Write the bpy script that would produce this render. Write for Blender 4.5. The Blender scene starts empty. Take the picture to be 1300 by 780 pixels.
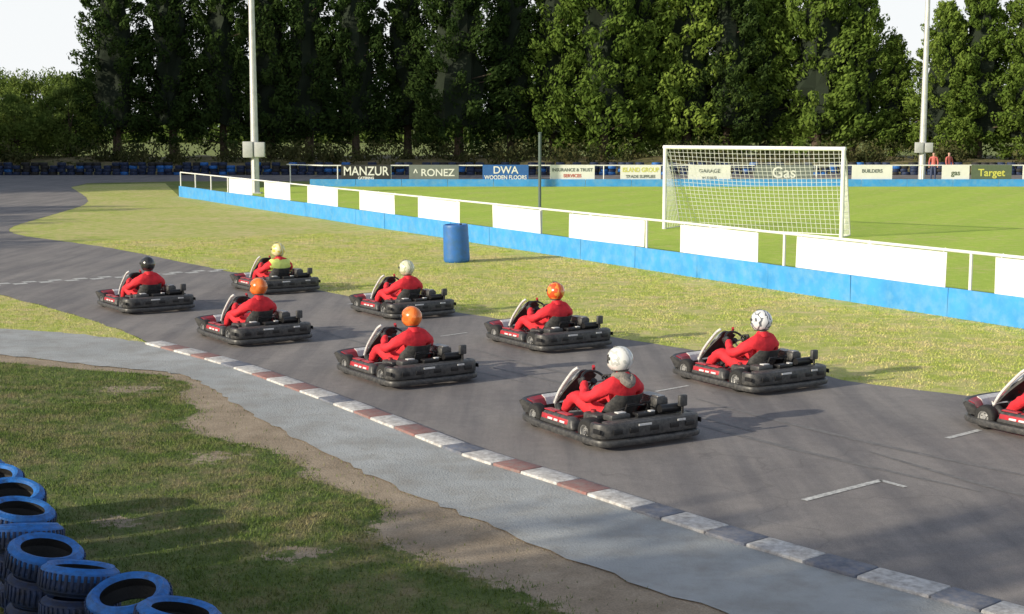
import bpy, bmesh, math, random
import numpy as np
from mathutils import Vector, Matrix, Euler
random.seed(7)
R=np.random.default_rng(11)
rad=math.radians
scn=bpy.context.scene
COL=scn.collection

# ------------------------------------------------------------------ materials
def nt(name):
    m=bpy.data.materials.new(name); m.use_nodes=True
    t=m.node_tree; b=t.nodes['Principled BSDF']
    return m,t,b
def N(t,typ,**kw):
    n=t.nodes.new(typ)
    for k,v in kw.items(): setattr(n,k,v)
    return n
def noise(t,vec,scale,detail=4,rough=.55):
    n=N(t,'ShaderNodeTexNoise'); n.inputs['Scale'].default_value=scale
    n.inputs['Detail'].default_value=detail; n.inputs['Roughness'].default_value=rough
    if vec is not None: t.links.new(vec,n.inputs['Vector'])
    return n.outputs['Fac']
def ramp(t,fac,stops):
    r=N(t,'ShaderNodeValToRGB'); e=r.color_ramp.elements
    while len(e)<len(stops): e.new(.5)
    for i,(p,c) in enumerate(stops):
        e[i].position=p; e[i].color=(*c,1) if len(c)==3 else c
    t.links.new(fac,r.inputs['Fac']); return r.outputs['Color']
def mix(t,fac,a,b,mode='MIX'):
    n=N(t,'ShaderNodeMix',data_type='RGBA',blend_type=mode)
    if isinstance(fac,(int,float)): n.inputs[0].default_value=fac
    else: t.links.new(fac,n.inputs[0])
    for i,x in ((6,a),(7,b)):
        if isinstance(x,tuple): n.inputs[i].default_value=(*x,1)
        else: t.links.new(x,n.inputs[i])
    return n.outputs[2]
def bump(t,b,h,s=.3,d=.02):
    n=N(t,'ShaderNodeBump'); n.inputs['Strength'].default_value=s; n.inputs['Distance'].default_value=d
    t.links.new(h,n.inputs['Height']); t.links.new(n.outputs[0],b.inputs['Normal'])
def M(name,col,rough=.6,metal=0,var=.25,scale=6,bmp=0,bscale=60,coat=0,dirt=None,dirtamt=.5,world=False):
    m,t,b=nt(name)
    if world: v=N(t,'ShaderNodeNewGeometry').outputs['Position']
    else: v=N(t,'ShaderNodeTexCoord').outputs['Object']
    f=noise(t,v,scale,5,.6)
    c=ramp(t,f,[(.3,tuple(x*(1-var) for x in col)),(.7,tuple(min(1,x*(1+var)) for x in col))])
    if dirt:
        f2=noise(t,v,scale*2.7,6,.65)
        g=ramp(t,f2,[(.5-.25*dirtamt,(0,0,0)),(.85-.25*dirtamt,(1,1,1))])
        c=mix(t,g,c,dirt)
    t.links.new(c,b.inputs['Base Color'])
    b.inputs['Roughness'].default_value=rough; b.inputs['Metallic'].default_value=metal
    b.inputs['Coat Weight'].default_value=coat
    if bmp: bump(t,b,noise(t,v,bscale,4),bmp,.02)
    return m

def grass_mat(name,g1,g2,dry,dryamt=.5,stripes=False,dirtattr=None):
    m,t,b=nt(name); p=N(t,'ShaderNodeNewGeometry').outputs['Position']
    f1=noise(t,p,.45,5,.6); f2=noise(t,p,3.2,5,.65); f3=noise(t,p,45,3,.7)
    c=mix(t,ramp(t,f2,[(.32,(0,0,0)),(.68,(1,1,1))]),g1,g2)
    d=N(t,'ShaderNodeMath',operation='MULTIPLY_ADD'); t.links.new(f1,d.inputs[0]); d.inputs[1].default_value=.6
    t.links.new(f2,d.inputs[2])
    c=mix(t,ramp(t,d.outputs[0],[(.86-.22*dryamt,(0,0,0)),(1.12-.22*dryamt,(1,1,1))]),c,dry)
    c=mix(t,.55,c,ramp(t,f3,[(.3,(.45,.45,.45)),(.7,(1.55,1.55,1.5))]),'MULTIPLY')
    if dirtattr:
        at_=N(t,'ShaderNodeAttribute',attribute_name='bare'); f4=noise(t,p,5,7,.7)
        s_=N(t,'ShaderNodeMath',operation='MULTIPLY_ADD'); t.links.new(f4,s_.inputs[0]); s_.inputs[1].default_value=1.1; t.links.new(at_.outputs['Fac'],s_.inputs[2])
        k=ramp(t,s_.outputs[0],[(.92,(0,0,0)),(1.25,(1,1,1))])
        f5=noise(t,p,2.2,6,.7); f6=noise(t,p,60,3,.8)
        dc=ramp(t,f5,[(.3,(.25,.20,.145)),(.7,(.43,.35,.265))])
        dc=mix(t,.7,dc,ramp(t,f6,[(.3,(.6,.6,.6)),(.7,(1.35,1.35,1.35))]),'MULTIPLY')
        c=mix(t,k,c,dc)
    if stripes:
        mp=N(t,'ShaderNodeMapping'); mp.inputs['Rotation'].default_value=(0,0,rad(28)); t.links.new(p,mp.inputs[0])
        w=N(t,'ShaderNodeTexWave'); w.inputs['Scale'].default_value=.11; w.inputs['Distortion'].default_value=.8
        t.links.new(mp.outputs[0],w.inputs[0])
        c=mix(t,1.0,c,ramp(t,w.outputs['Fac'],[(.4,(.97,.98,.97)),(.6,(1.02,1.02,1.0))]),'MULTIPLY')
    t.links.new(c,b.inputs['Base Color']); b.inputs['Roughness'].default_value=.85
    b.inputs['Specular IOR Level'].default_value=.15
    bump(t,b,f3,.45,.04)
    return m
def leaf_mat(name,c1,c2,trans=.3):
    m=bpy.data.materials.new(name); m.use_nodes=True; t=m.node_tree; t.nodes.clear()
    o=N(t,'ShaderNodeOutputMaterial'); p=N(t,'ShaderNodeNewGeometry').outputs['Position']
    oi=N(t,'ShaderNodeObjectInfo')
    c=mix(t,ramp(t,noise(t,p,.9,4,.6),[(.35,(0,0,0)),(.65,(1,1,1))]),c1,c2)
    r=ramp(t,oi.outputs['Random'],[(0,(.7,.75,.7)),(1,(1.25,1.2,1.1))])
    c=mix(t,1.0,c,r,'MULTIPLY')
    d=N(t,'ShaderNodeBsdfDiffuse'); tr=N(t,'ShaderNodeBsdfTranslucent')
    for n in (d,tr): t.links.new(c,n.inputs['Color'])
    mx=N(t,'ShaderNodeMixShader'); mx.inputs[0].default_value=trans
    t.links.new(d.outputs[0],mx.inputs[1]); t.links.new(tr.outputs[0],mx.inputs[2])
    t.links.new(mx.outputs[0],o.inputs[0]); return m

m_ground=grass_mat('grass_ground',(.13,.18,.04),(.19,.25,.06),(.30,.26,.13),.45)
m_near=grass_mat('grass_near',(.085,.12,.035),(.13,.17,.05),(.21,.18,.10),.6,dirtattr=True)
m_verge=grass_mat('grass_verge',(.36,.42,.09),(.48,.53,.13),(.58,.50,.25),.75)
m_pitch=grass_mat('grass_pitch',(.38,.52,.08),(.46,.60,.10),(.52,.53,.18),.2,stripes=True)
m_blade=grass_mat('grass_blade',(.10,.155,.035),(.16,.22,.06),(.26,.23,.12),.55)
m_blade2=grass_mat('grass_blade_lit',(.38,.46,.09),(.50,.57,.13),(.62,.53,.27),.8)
m_bank=grass_mat('bank_soil',(.09,.11,.035),(.17,.15,.07),(.24,.19,.11),.8)
m_conifer_shade=leaf_mat('conifer_foliage_shaded',(.026,.048,.017),(.065,.105,.030),.2)  # darker copy for the left of the row, shade put into the colour
m_conifer_lit=leaf_mat('conifer_foliage_sunlit',(.10,.16,.032),(.20,.28,.06),.25)  # brighter copy for the right-hand trees, sunlight put into the colour
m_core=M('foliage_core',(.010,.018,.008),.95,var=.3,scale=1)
m_broad=leaf_mat('broadleaf_foliage',(.08,.13,.03),(.17,.23,.065),.35)
m_broad_d=leaf_mat('shrub_foliage',(.035,.05,.02),(.10,.10,.045),.2)
m_bark=M('bark',(.09,.065,.045),.9,var=.4,scale=5,bmp=.6,bscale=20)

def asphalt():
    m,t,b=nt('asphalt'); p=N(t,'ShaderNodeNewGeometry').outputs['Position']
    mp=N(t,'ShaderNodeMapping'); mp.inputs['Rotation'].default_value=(0,0,rad(-35)); mp.inputs['Scale'].default_value=(1.6,.12,1)
    t.links.new(p,mp.inputs[0])
    st=noise(t,mp.outputs[0],1.6,6,.6)
    f=noise(t,p,.5,5,.6); g=noise(t,p,120,2,.8); f2=noise(t,p,6,5,.7)
    c=ramp(t,f,[(.3,(.180,.168,.168)),(.7,(.250,.234,.226))])
    c=mix(t,1.0,c,ramp(t,st,[(.35,(.72,.72,.75)),(.6,(1.08,1.06,1.04))]),'MULTIPLY')
    c=mix(t,.8,c,ramp(t,g,[(.3,(.62,.62,.62)),(.7,(1.35,1.35,1.35))]),'MULTIPLY')
    c=mix(t,.7,c,ramp(t,f2,[(.3,(.82,.82,.82)),(.7,(1.12,1.12,1.12))]),'MULTIPLY')
    v=N(t,'ShaderNodeTexVoronoi',feature='DISTANCE_TO_EDGE'); v.inputs['Scale'].default_value=.3
    nn=N(t,'ShaderNodeTexNoise'); nn.inputs['Scale'].default_value=1.5; t.links.new(p,nn.inputs[0])
    ad=N(t,'ShaderNodeVectorMath',operation='MULTIPLY_ADD'); t.links.new(nn.outputs['Color'],ad.inputs[0]); ad.inputs[1].default_value=(1.2,1.2,1.2); t.links.new(p,ad.inputs[2])
    t.links.new(ad.outputs[0],v.inputs['Vector'])
    c=mix(t,1.0,c,ramp(t,v.outputs[0],[(0,(.8,.8,.8)),(.005,(1,1,1))]),'MULTIPLY')
    t.links.new(c,b.inputs['Base Color']); b.inputs['Roughness'].default_value=.82
    bump(t,b,g,.2,.01); return m
m_asph=asphalt()
m_path=M('concrete_path',(.36,.375,.38),.85,var=.16,scale=.9,bmp=.5,bscale=50,dirt=(.26,.25,.23),dirtamt=.25,world=True)
m_kw=M('kerb_white',(.62,.61,.60),.75,var=.12,scale=6,dirt=(.26,.24,.23),dirtamt=.5,world=True,bmp=.3)
m_kr=M('kerb_red',(.27,.12,.11),.8,var=.25,scale=6,dirt=(.24,.19,.18),dirtamt=.6,world=True,bmp=.3)
m_kb=M('kerb_dark',(.12,.14,.19),.8,var=.3,scale=6,dirt=(.24,.23,.24),dirtamt=.45,world=True,bmp=.3)
m_line=M('road_paint',(.64,.64,.62),.7,var=.08,scale=9,dirt=(.24,.24,.24),dirtamt=.6,world=True)
m_white=M('white_board',(.80,.80,.79),.5,var=.04,scale=1.2,world=True,dirt=(.62,.61,.56),dirtamt=.1)
m_wsteel=M('white_painted_steel',(.78,.78,.76),.45,var=.06,scale=4)
m_blue=M('blue_board',(.05,.31,.70),.5,var=.14,scale=1.5,world=True,dirt=(.15,.37,.60),dirtamt=.3)
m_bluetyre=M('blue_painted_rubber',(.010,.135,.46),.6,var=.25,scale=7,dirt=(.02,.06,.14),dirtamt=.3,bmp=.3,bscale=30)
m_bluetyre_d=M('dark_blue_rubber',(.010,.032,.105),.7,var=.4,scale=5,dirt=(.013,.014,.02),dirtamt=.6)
m_tyre=M('rubber',(.016,.016,.017),.75,var=.3,scale=9,bmp=.3)
m_barrel=M('blue_plastic',(.03,.15,.46),.5,var=.15,scale=3,dirt=(.05,.14,.28),dirtamt=.35)
m_steel=M('galvanised_steel',(.58,.58,.57),.45,metal=.3,var=.15,scale=4)
m_box=M('grey_enclosure',(.45,.46,.46),.5,var=.1,scale=4)
m_thin=M('dark_green_steel',(.10,.14,.13),.5,var=.15,scale=4)
m_net=M('net_cord',(.75,.76,.74),.8,var=.08,scale=3)
m_blk=M('black_plastic',(.036,.037,.040),.45,var=.3,scale=8,dirt=(.11,.105,.10),dirtamt=.35)
m_blk2=M('black_metal',(.022,.022,.024),.35,metal=.3,var=.3,scale=14)
m_alu=M('engine_alloy',(.32,.32,.33),.4,metal=.8,var=.3,scale=18)
m_rim=M('wheel_rim',(.50,.50,.50),.35,metal=.6,var=.2,scale=18)
m_kred=M('red_plastic',(.45,.020,.035),.4,var=.2,scale=8,coat=.1,dirt=(.2,.05,.05),dirtamt=.2)
m_kwht=M('white_plastic',(.68,.68,.68),.35,var=.08,scale=8,dirt=(.4,.4,.4),dirtamt=.15)
m_frame=M('red_frame_steel',(.35,.02,.03),.4,var=.15,scale=8)
m_suit=M('red_race_suit',(.68,.022,.036),.8,var=.2,scale=11,bmp=.5,bscale=14)
m_shoe=M('black_shoe',(.025,.025,.028),.6,var=.2)
m_glove=M('black_glove',(.03,.03,.033),.7,var=.2)
m_vis=M('visor',(.015,.016,.02),.08,var=.1,coat=1)
m_hood=M('grey_fleece',(.22,.20,.18),.95,var=.25,scale=30,bmp=.6)
m_vest=M('hi_vis_vest',(.70,.80,.20),.6,var=.12,scale=12,bmp=.4,bscale=14)
m_skin=M('skin',(.55,.33,.25),.55,var=.08)
m_hair=M('hair',(.05,.03,.02),.8,var=.3)
m_jean=M('blue_jeans',(.05,.07,.14),.8,var=.2)
def helmet_mat(name,c,c2,thr=.5,scale=9,rough=.22):
    m,t,b=nt(name); v=N(t,'ShaderNodeTexCoord').outputs['Object']
    n=N(t,'ShaderNodeTexWave'); n.inputs['Scale'].default_value=scale*.4; n.inputs['Distortion'].default_value=9; n.inputs['Detail'].default_value=2; n.inputs['Detail Scale'].default_value=2
    t.links.new(v,n.inputs[0])
    col=ramp(t,n.outputs['Fac'],[(thr,c),(thr+.04,c2)])
    t.links.new(col,b.inputs['Base Color']); b.inputs['Roughness'].default_value=rough; b.inputs['Coat Weight'].default_value=.5
    return m

# ------------------------------------------------------------------ mesh builder
class MB:
    def __init__(s): s.v=[];s.f=[];s.m=[];s.mats=[]
    def mi(s,mat):
        if mat not in s.mats: s.mats.append(mat)
        return s.mats.index(mat)
    def add(s,vs,fs,mat,mx=None):
        o=len(s.v)
        if mx is not None: vs=[mx@Vector(v) for v in vs]
        s.v+= [tuple(v) for v in vs]
        s.f+=[tuple(i+o for i in f) for f in fs]
        s.m+=[s.mi(mat)]*len(fs)
    def box(s,c,size,mat,rot=(0,0,0),bev=.01,seg=2,taper=(1,1),mx=None):
        bm=bmesh.new(); bmesh.ops.create_cube(bm,size=1)
        for v in bm.verts:
            k=(v.co.z+.5)
            v.co.x*=size[0]*(1+(taper[0]-1)*k); v.co.y*=size[1]*(1+(taper[1]-1)*k); v.co.z*=size[2]
        if bev>0: bmesh.ops.bevel(bm,geom=bm.edges[:],offset=min(bev,.45*min(size)),segments=seg,affect='EDGES',profile=.5)
        T=Matrix.Translation(c)@Euler(rot).to_matrix().to_4x4()
        if mx is not None: T=mx@T
        bm.verts.index_update()
        s.add([T@v.co for v in bm.verts],[[v.index for v in f.verts] for f in bm.faces],mat); bm.free()
    def tube(s,pts,r,mat,n=8,closed=False,mx=None):
        pts=[Vector(p) for p in pts]; k=len(pts)
        rs=r if isinstance(r,(list,tuple)) else [r]*k
        vs=[];up=None
        for i,p in enumerate(pts):
            if closed: d=pts[(i+1)%k]-pts[i-1]
            else: d=pts[min(i+1,k-1)]-pts[max(i-1,0)]
            d.normalize()
            if up is None:
                up=Vector((0,0,1)) if abs(d.z)<.9 else Vector((1,0,0))
            a=d.cross(up)
            if a.length<1e-4: a=d.cross(Vector((1,0,0)))
            a.normalize(); b=a.cross(d); b.normalize(); up=b
            for j in range(n):
                t=2*math.pi*j/n; vs.append(p+(a*math.cos(t)+b*math.sin(t))*rs[i])
        fs=[]
        for i in range(k if closed else k-1):
            for j in range(n):
                i2=(i+1)%k
                fs.append((i*n+j,i*n+(j+1)%n,i2*n+(j+1)%n,i2*n+j))
        if not closed:
            fs.append(tuple(range(n))[::-1]); fs.append(tuple((k-1)*n+j for j in range(n)))
        s.add(vs,fs,mat,mx)
    def lathe(s,prof,mat,n=24,mx=None,mats=None):
        vs=[];fs=[]
        for (r,z) in prof:
            for j in range(n):
                t=2*math.pi*j/n; vs.append((r*math.cos(t),r*math.sin(t),z))
        for i in range(len(prof)-1):
            ff=[(i*n+j,i*n+(j+1)%n,(i+1)*n+(j+1)%n,(i+1)*n+j) for j in range(n)]
            if mats:
                s.add([vs[q] for q in range(i*n,(i+2)*n)],[(j,(j+1)%n,n+(j+1)%n,n+j) for j in range(n)],mats[i],mx)
            else: fs+=ff
        if not mats: s.add(vs,fs,mat,mx)
    def sweep(s,path,prof,mat,closed=False,mats=None):
        P=[Vector((p[0],p[1])) for p in path]; k=len(P); vs=[]; n=len(prof)
        for i,p in enumerate(P):
            if closed: d=P[(i+1)%k]-P[i-1]
            else: d=P[min(i+1,k-1)]-P[max(i-1,0)]
            d.normalize(); nn=Vector((d.y,-d.x))
            for (o,z) in prof: vs.append((p.x+nn.x*o,p.y+nn.y*o,z))
        fs=[]
        for i in range(k if closed else k-1):
            i2=(i+1)%k
            for j in range(n): fs.append((i*n+j,i*n+(j+1)%n,i2*n+(j+1)%n,i2*n+j))
        if not closed: fs.append(tuple(range(n))[::-1]); fs.append(tuple((k-1)*n+j for j in range(n)))
        s.add(vs,fs,mat)
    def mesh(s,name,smooth=True,ang=35):
        me=bpy.data.meshes.new(name); me.from_pydata(s.v,[],s.f)
        for m in s.mats: me.materials.append(m)
        me.polygons.foreach_set('material_index',s.m)
        me.update()
        if smooth:
            bm=bmesh.new(); bm.from_mesh(me); bmesh.ops.recalc_face_normals(bm,faces=bm.faces); bm.to_mesh(me); bm.free()
            me.polygons.foreach_set('use_smooth',[True]*len(me.polygons)); me.set_sharp_from_angle(angle=rad(ang))
        return me
def ob(name,data,parent=None,loc=(0,0,0),rot=(0,0,0),sc=(1,1,1)):
    o=bpy.data.objects.new(name,data); COL.objects.link(o); o.location=loc; o.rotation_euler=rot; o.scale=sc
    if parent: o.parent=parent
    return o
def catmull(P,k=6,closed=False):
    P=[Vector(p) for p in P]; n=len(P); out=[]
    rng=range(n) if closed else range(n-1)
    for i in rng:
        if closed: a,b,c,d=P[i-1],P[i],P[(i+1)%n],P[(i+2)%n]
        else: a,b,c,d=P[max(i-1,0)],P[i],P[i+1],P[min(i+2,n-1)]
        for j in range(k):
            t=j/k
            out.append(.5*((2*b)+(c-a)*t+(2*a-5*b+4*c-d)*t*t+(3*b-a-3*c+d)*t**3))
    if not closed: out.append(P[-1])
    return out
def rrect(o0,o1,z0,z1,r=.02):
    out=[]
    for cx,cz,a0 in ((o1-r,z1-r,0),(o0+r,z1-r,90),(o0+r,z0+r,180),(o1-r,z0+r,270)):
        for a in (0,45,90): out.append((cx+r*math.cos(rad(a0+a)),cz+r*math.sin(rad(a0+a))))
    return out

# ------------------------------------------------------------------ camera, sun, sky
cam=bpy.data.cameras.new('camera'); co=ob('camera',cam,loc=(0,0,3.2),rot=(rad(90-7.22),0,0))
cam.lens=49.85; cam.sensor_width=36; cam.clip_end=3000; scn.camera=co
SH=Vector((.875,.484)); SH.normalize()
EL=rad(19)
sd=Vector((SH.x*math.cos(EL),SH.y*math.cos(EL),-math.sin(EL)))
sl=bpy.data.lights.new('sun','SUN'); sl.energy=5; sl.angle=rad(.5); sl.color=(1,.90,.71)
so=ob('sun',sl,loc=(-30,-20,30)); so.rotation_euler=sd.to_track_quat('-Z','Y').to_euler()
w=bpy.data.worlds.new('World'); scn.world=w; w.use_nodes=True
t=w.node_tree; bg=t.nodes['Background']; sk=N(t,'ShaderNodeTexSky',sky_type='NISHITA')
sk.sun_disc=False; sk.sun_elevation=EL; sk.sun_rotation=math.atan2(-SH.x,-SH.y)%(2*math.pi)
sk.dust_density=2.5; sk.air_density=1.0; sk.ozone_density=1.5
# bright evening haze low in the sky, clearer overhead
tc=N(t,'ShaderNodeTexCoord'); sx=N(t,'ShaderNodeSeparateXYZ'); t.links.new(tc.outputs['Generated'],sx.inputs[0])
hz=ramp(t,sx.outputs['Z'],[(0,(.97,.97,.97)),(.16,(.88,.88,.88)),(.34,(.28,.28,.28)),(1,(.10,.10,.10))])
cc=mix(t,hz,sk.outputs[0],(6.5,6.65,6.75))
t.links.new(cc,bg.inputs[0]); bg.inputs[1].default_value=.15
scn.view_settings.view_transform='Standard'; scn.view_settings.look='None'

# ------------------------------------------------------------------ ground sheets
def sheet(name,poly,z,mat,amp=0,step=.3):
    P=[Vector((p[0],p[1])) for p in poly]
    if amp:
        out=[]
        for i,a in enumerate(P):
            b=P[(i+1)%len(P)]; n=max(1,min(150,int((b-a).length/step)))
            for j in range(n):
                q=a.lerp(b,j/n); out.append(q+Vector((random.uniform(-amp,amp),random.uniform(-amp,amp))))
        P=out
    me=bpy.data.meshes.new(name); me.from_pydata([(p.x,p.y,z) for p in P],[],[tuple(range(len(P)))])
    me.materials.append(mat); me.update()
    if me.polygons[0].normal.z<0: me.flip_normals()
    return ob(name,me)
sheet('ground',[(-900,-400),(900,-400),(900,1500),(-900,1500)],0,m_ground)
KERB=[(5.6,6.4),(4.6,7.55),(3.9,8.35),(3.32,9.02),(2.98,9.41),(2.55,9.88),(2.09,10.41),(1.58,11.05),(1.01,11.81),(.36,12.72),(-.39,13.7),(-1.29,15.16),(-2.39,16.91),(-3.73,18.91),(-4.77,20.2),(-5.34,20.88)]
TL=[(-5.34,20.88),(-6.08,22.1),(-7.17,23.68),(-8.56,25.49),(-9.84,27.07),(-13.59,32.47)]
TR=[(-23.77,76.6),(-18.46,61.85),(-17.01,52.8),(-16.2,46.04),(-14.9,42.63),(-12.37,39.68),(-10.41,37.35),(-7.92,33.82),(-6.1,31.23),(-3.53,27.46),(-2.16,25.72),(-.68,24.18),(.88,22.28),(2.32,20.65),(3.69,18.72),(4.45,17.55),(5.99,16.32),(7.25,15.08),(11,11)]
TRs=[tuple(p) for p in catmull(TR,4)]
track=KERB+TL[1:]+[(-21,43),(-29,58),(-36,78),(-40,97),(60,97),(60,84),(-20,85),(-24.5,82)]+TRs+[(9,4)]
sheet('track',track,.006,m_asph,.035,.25)
FA=Vector((-15.47,66.1)); FB=Vector((8.19,22.46)); FD=(FB-FA).normalized(); FN=Vector((-FD.y,FD.x))
if FN.x<0: FN=-FN
verge=TRs+[(14,12),tuple(FB+FD*8),tuple(FA),(-20,82),(-24,80)]
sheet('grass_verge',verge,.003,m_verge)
pf=FA+FN*.1; pe=FB+FD*16+FN*.1
sheet('football_pitch',[tuple(pf),tuple(pe),(70,20),(70,80),(-12.6,79.9)],.004,m_pitch)
PLOW=[(-8.55,20.27),(-7.23,19.78),(-5.64,18.91),(-4.24,18.11),(-3.2,16.17),(-1.98,13.94),(-1.06,12.43),(-.32,11.35),(.3,10.43),(.84,9.72),(1.41,9.06),(2.11,8.1),(3.3,6.6),(4.4,5.2)]
PUP=[(-5.34,20.88),(-6.75,21.85),(-8.19,22.46),(-12,24),(-12,21.4)]
PLs=[tuple(p) for p in catmull(PLOW,4)]
sheet('path',KERB+PUP[1:]+PLs,.013,m_path,.04,.13)
# worn verge between path and tyres: one gridded sheet, bare soil beside the path
PA=np.array([tuple(p)[:2] for p in catmull([(-13,21)]+PLOW,8)])
def bare_amount(P):
    P=np.asarray(P,float); d=np.full(len(P),1e9)
    for i in range(0,len(P),20000):
        q=P[i:i+20000]; d[i:i+20000]=np.sqrt(((q[:,None,:]-PA[None])**2).sum(2)).min(1)
    wd=.42+.20*np.sin(P[:,1]*1.3+1.0)+.10*np.sin(P[:,1]*3.7+P[:,0])
    wd=np.where(P[:,1]>18,wd*.5,wd)+np.where(P[:,1]<13,.12,0)
    a=np.clip(1-(d-wd*.5)/(wd*1.3),0,1); a=a*a*(3-2*a)
    for (cx,cy,r) in ((-4.7,17.2,.7),(-2.9,13.6,.5),(-1.6,10.4,.4),(-3.2,11.3,.4),(-6.5,17.3,.5)):
        a=np.maximum(a,.48*np.exp(-((P[:,0]-cx)**2+(P[:,1]-cy)**2)/(r*r)))
    return a
gx=np.arange(-13,3.6,.12); gy=np.arange(5,20.6,.12); GX,GY=np.meshgrid(gx,gy); n1,n2=GX.shape
vv=np.stack([GX.ravel(),GY.ravel(),np.full(GX.size,.003)],1)
bare=bare_amount(vv[:,:2])
fs=[(j*n2+i,j*n2+i+1,(j+1)*n2+i+1,(j+1)*n2+i) for j in range(n1-1) for i in range(n2-1) if GY[j,i]<26-1.05*(GX[j,i]+5.3)]
me=bpy.data.meshes.new('worn_verge'); me.from_pydata(vv.tolist(),[],fs); at_=me.attributes.new('bare','FLOAT','POINT'); at_.data.foreach_set('value',bare.astype(np.float32)); me.materials.append(m_near)
ob('worn_verge',me)
bv=[];bf=[];nx=90
prof=[(97.5,0),(99,.25),(101.5,.75),(106,1.0),(116,.9),(122,-.02)]
for i in range(nx+1):
    x=-75+150*i/nx
    for (y,z) in prof: bv.append((x,y+random.uniform(-.4,.4),z*random.uniform(.8,1.15)-.01))
k=len(prof)
for i in range(nx):
    for j in range(k-1): bf.append((i*k+j,(i+1)*k+j,(i+1)*k+j+1,i*k+j+1))
b=MB(); b.add(bv,bf,m_bank); ob('bank',b.mesh('bank'))

# kerb
b=MB(); kp=catmull(KERB[::-1],8); pts=[Vector((p[0],p[1])) for p in kp]
L=[0]
for i in range(1,len(pts)): L.append(L[-1]+(pts[i]-pts[i-1]).length)
def at(s):
    for i in range(1,len(L)):
        if L[i]>=s: return pts[i-1].lerp(pts[i],(s-L[i-1])/(L[i]-L[i-1])),(pts[i]-pts[i-1]).normalized()
    return pts[-1],(pts[-1]-pts[-2]).normalized()
s=0;i=0
while s<L[-1]-.3:
    ln=random.uniform(.50,.60) if i%2==0 else random.uniform(.36,.48)
    c,d=at(s+ln/2)
    if i%2==0: mt=m_kw
    else: mt=m_kr if (s<10.8 and (i//2)%3!=2) else m_kb
    b.box((c.x,c.y,.017+random.uniform(-.002,.002)),(ln-.008,.29+random.uniform(-.01,.01),.044),mt,rot=(0,0,math.atan2(d.y,d.x)),bev=.014,seg=2)
    s+=ln;i+=1
ob('kerb',b.mesh('kerb'))

# painted lines and tyre marks
b=MB()
def stripe(a,c,wd,z=.0105):
    a=Vector(a);c=Vector(c);d=(c-a).normalized();n=Vector((-d.y,d.x))*wd/2
    b.add([(*(a+n),z),(*(a-n),z),(*(c-n),z),(*(c+n),z)],[(0,1,2,3)],m_line)
stripe((2.52,11.93),(3.36,12.62),.07); stripe((3.36,12.62),(3.52,12.38),.06)
stripe((4.5,14.38),(4.98,14.8),.07)
stripe((1.75,17.0),(2.2,17.4),.05); stripe((-1.1,21.6),(-.7,22.0),.05); stripe((-3.0,25.6),(-2.6,25.95),.05)
st=Vector((-11.6,28.05)); en=Vector((-6.3,32.0)); dd=(en-st).normalized(); nn=Vector((-dd.y,dd.x)); n=int((en-st).length/.27)
for i in range(n):
    a=st+dd*i*.27+nn*(.12 if i%2 else -.12); stripe(a,a+dd*.27,.24)
ob('road_markings',b.mesh('road_markings',False))
m_mark=M('tyre_mark',(.115,.112,.113),.8,var=.2,scale=5,dirt=(.20,.19,.19),dirtamt=.75,world=True)
b=MB()
def mark(P,wd=.09):
    P=catmull(P,8); vs=[]
    for i,p in enumerate(P):
        d=(P[min(i+1,len(P)-1)]-P[max(i-1,0)]).normalized(); n=Vector((-d.y,d.x,0))*wd/2*(.4+.6*math.sin(math.pi*i/(len(P)-1)))
        vs+=[p+n,p-n]
    b.add(vs,[(2*i,2*i+1,2*i+3,2*i+2) for i in range(len(P)-1)],m_mark)
for (x,y,l,cv,z) in ((2.6,14.2,5,.5,.0086),(3.5,14.4,5,.6,.0088),(1.2,16.8,5,-.3,.0090),(-1.6,20,6,.3,.0086),(4.8,11.6,5,.9,.0090),(-4.5,24.5,6,-.4,.0088),(.5,18.6,4,.5,.0092)):
    mark([(x+.574*l*q+cv*(q*q)*.8,y-.819*l*q+cv*q*q*.6,z) for q in (-.5,-.2,.15,.5)])
ob('tyre_marks',b.mesh('tyre_marks',False))

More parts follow.
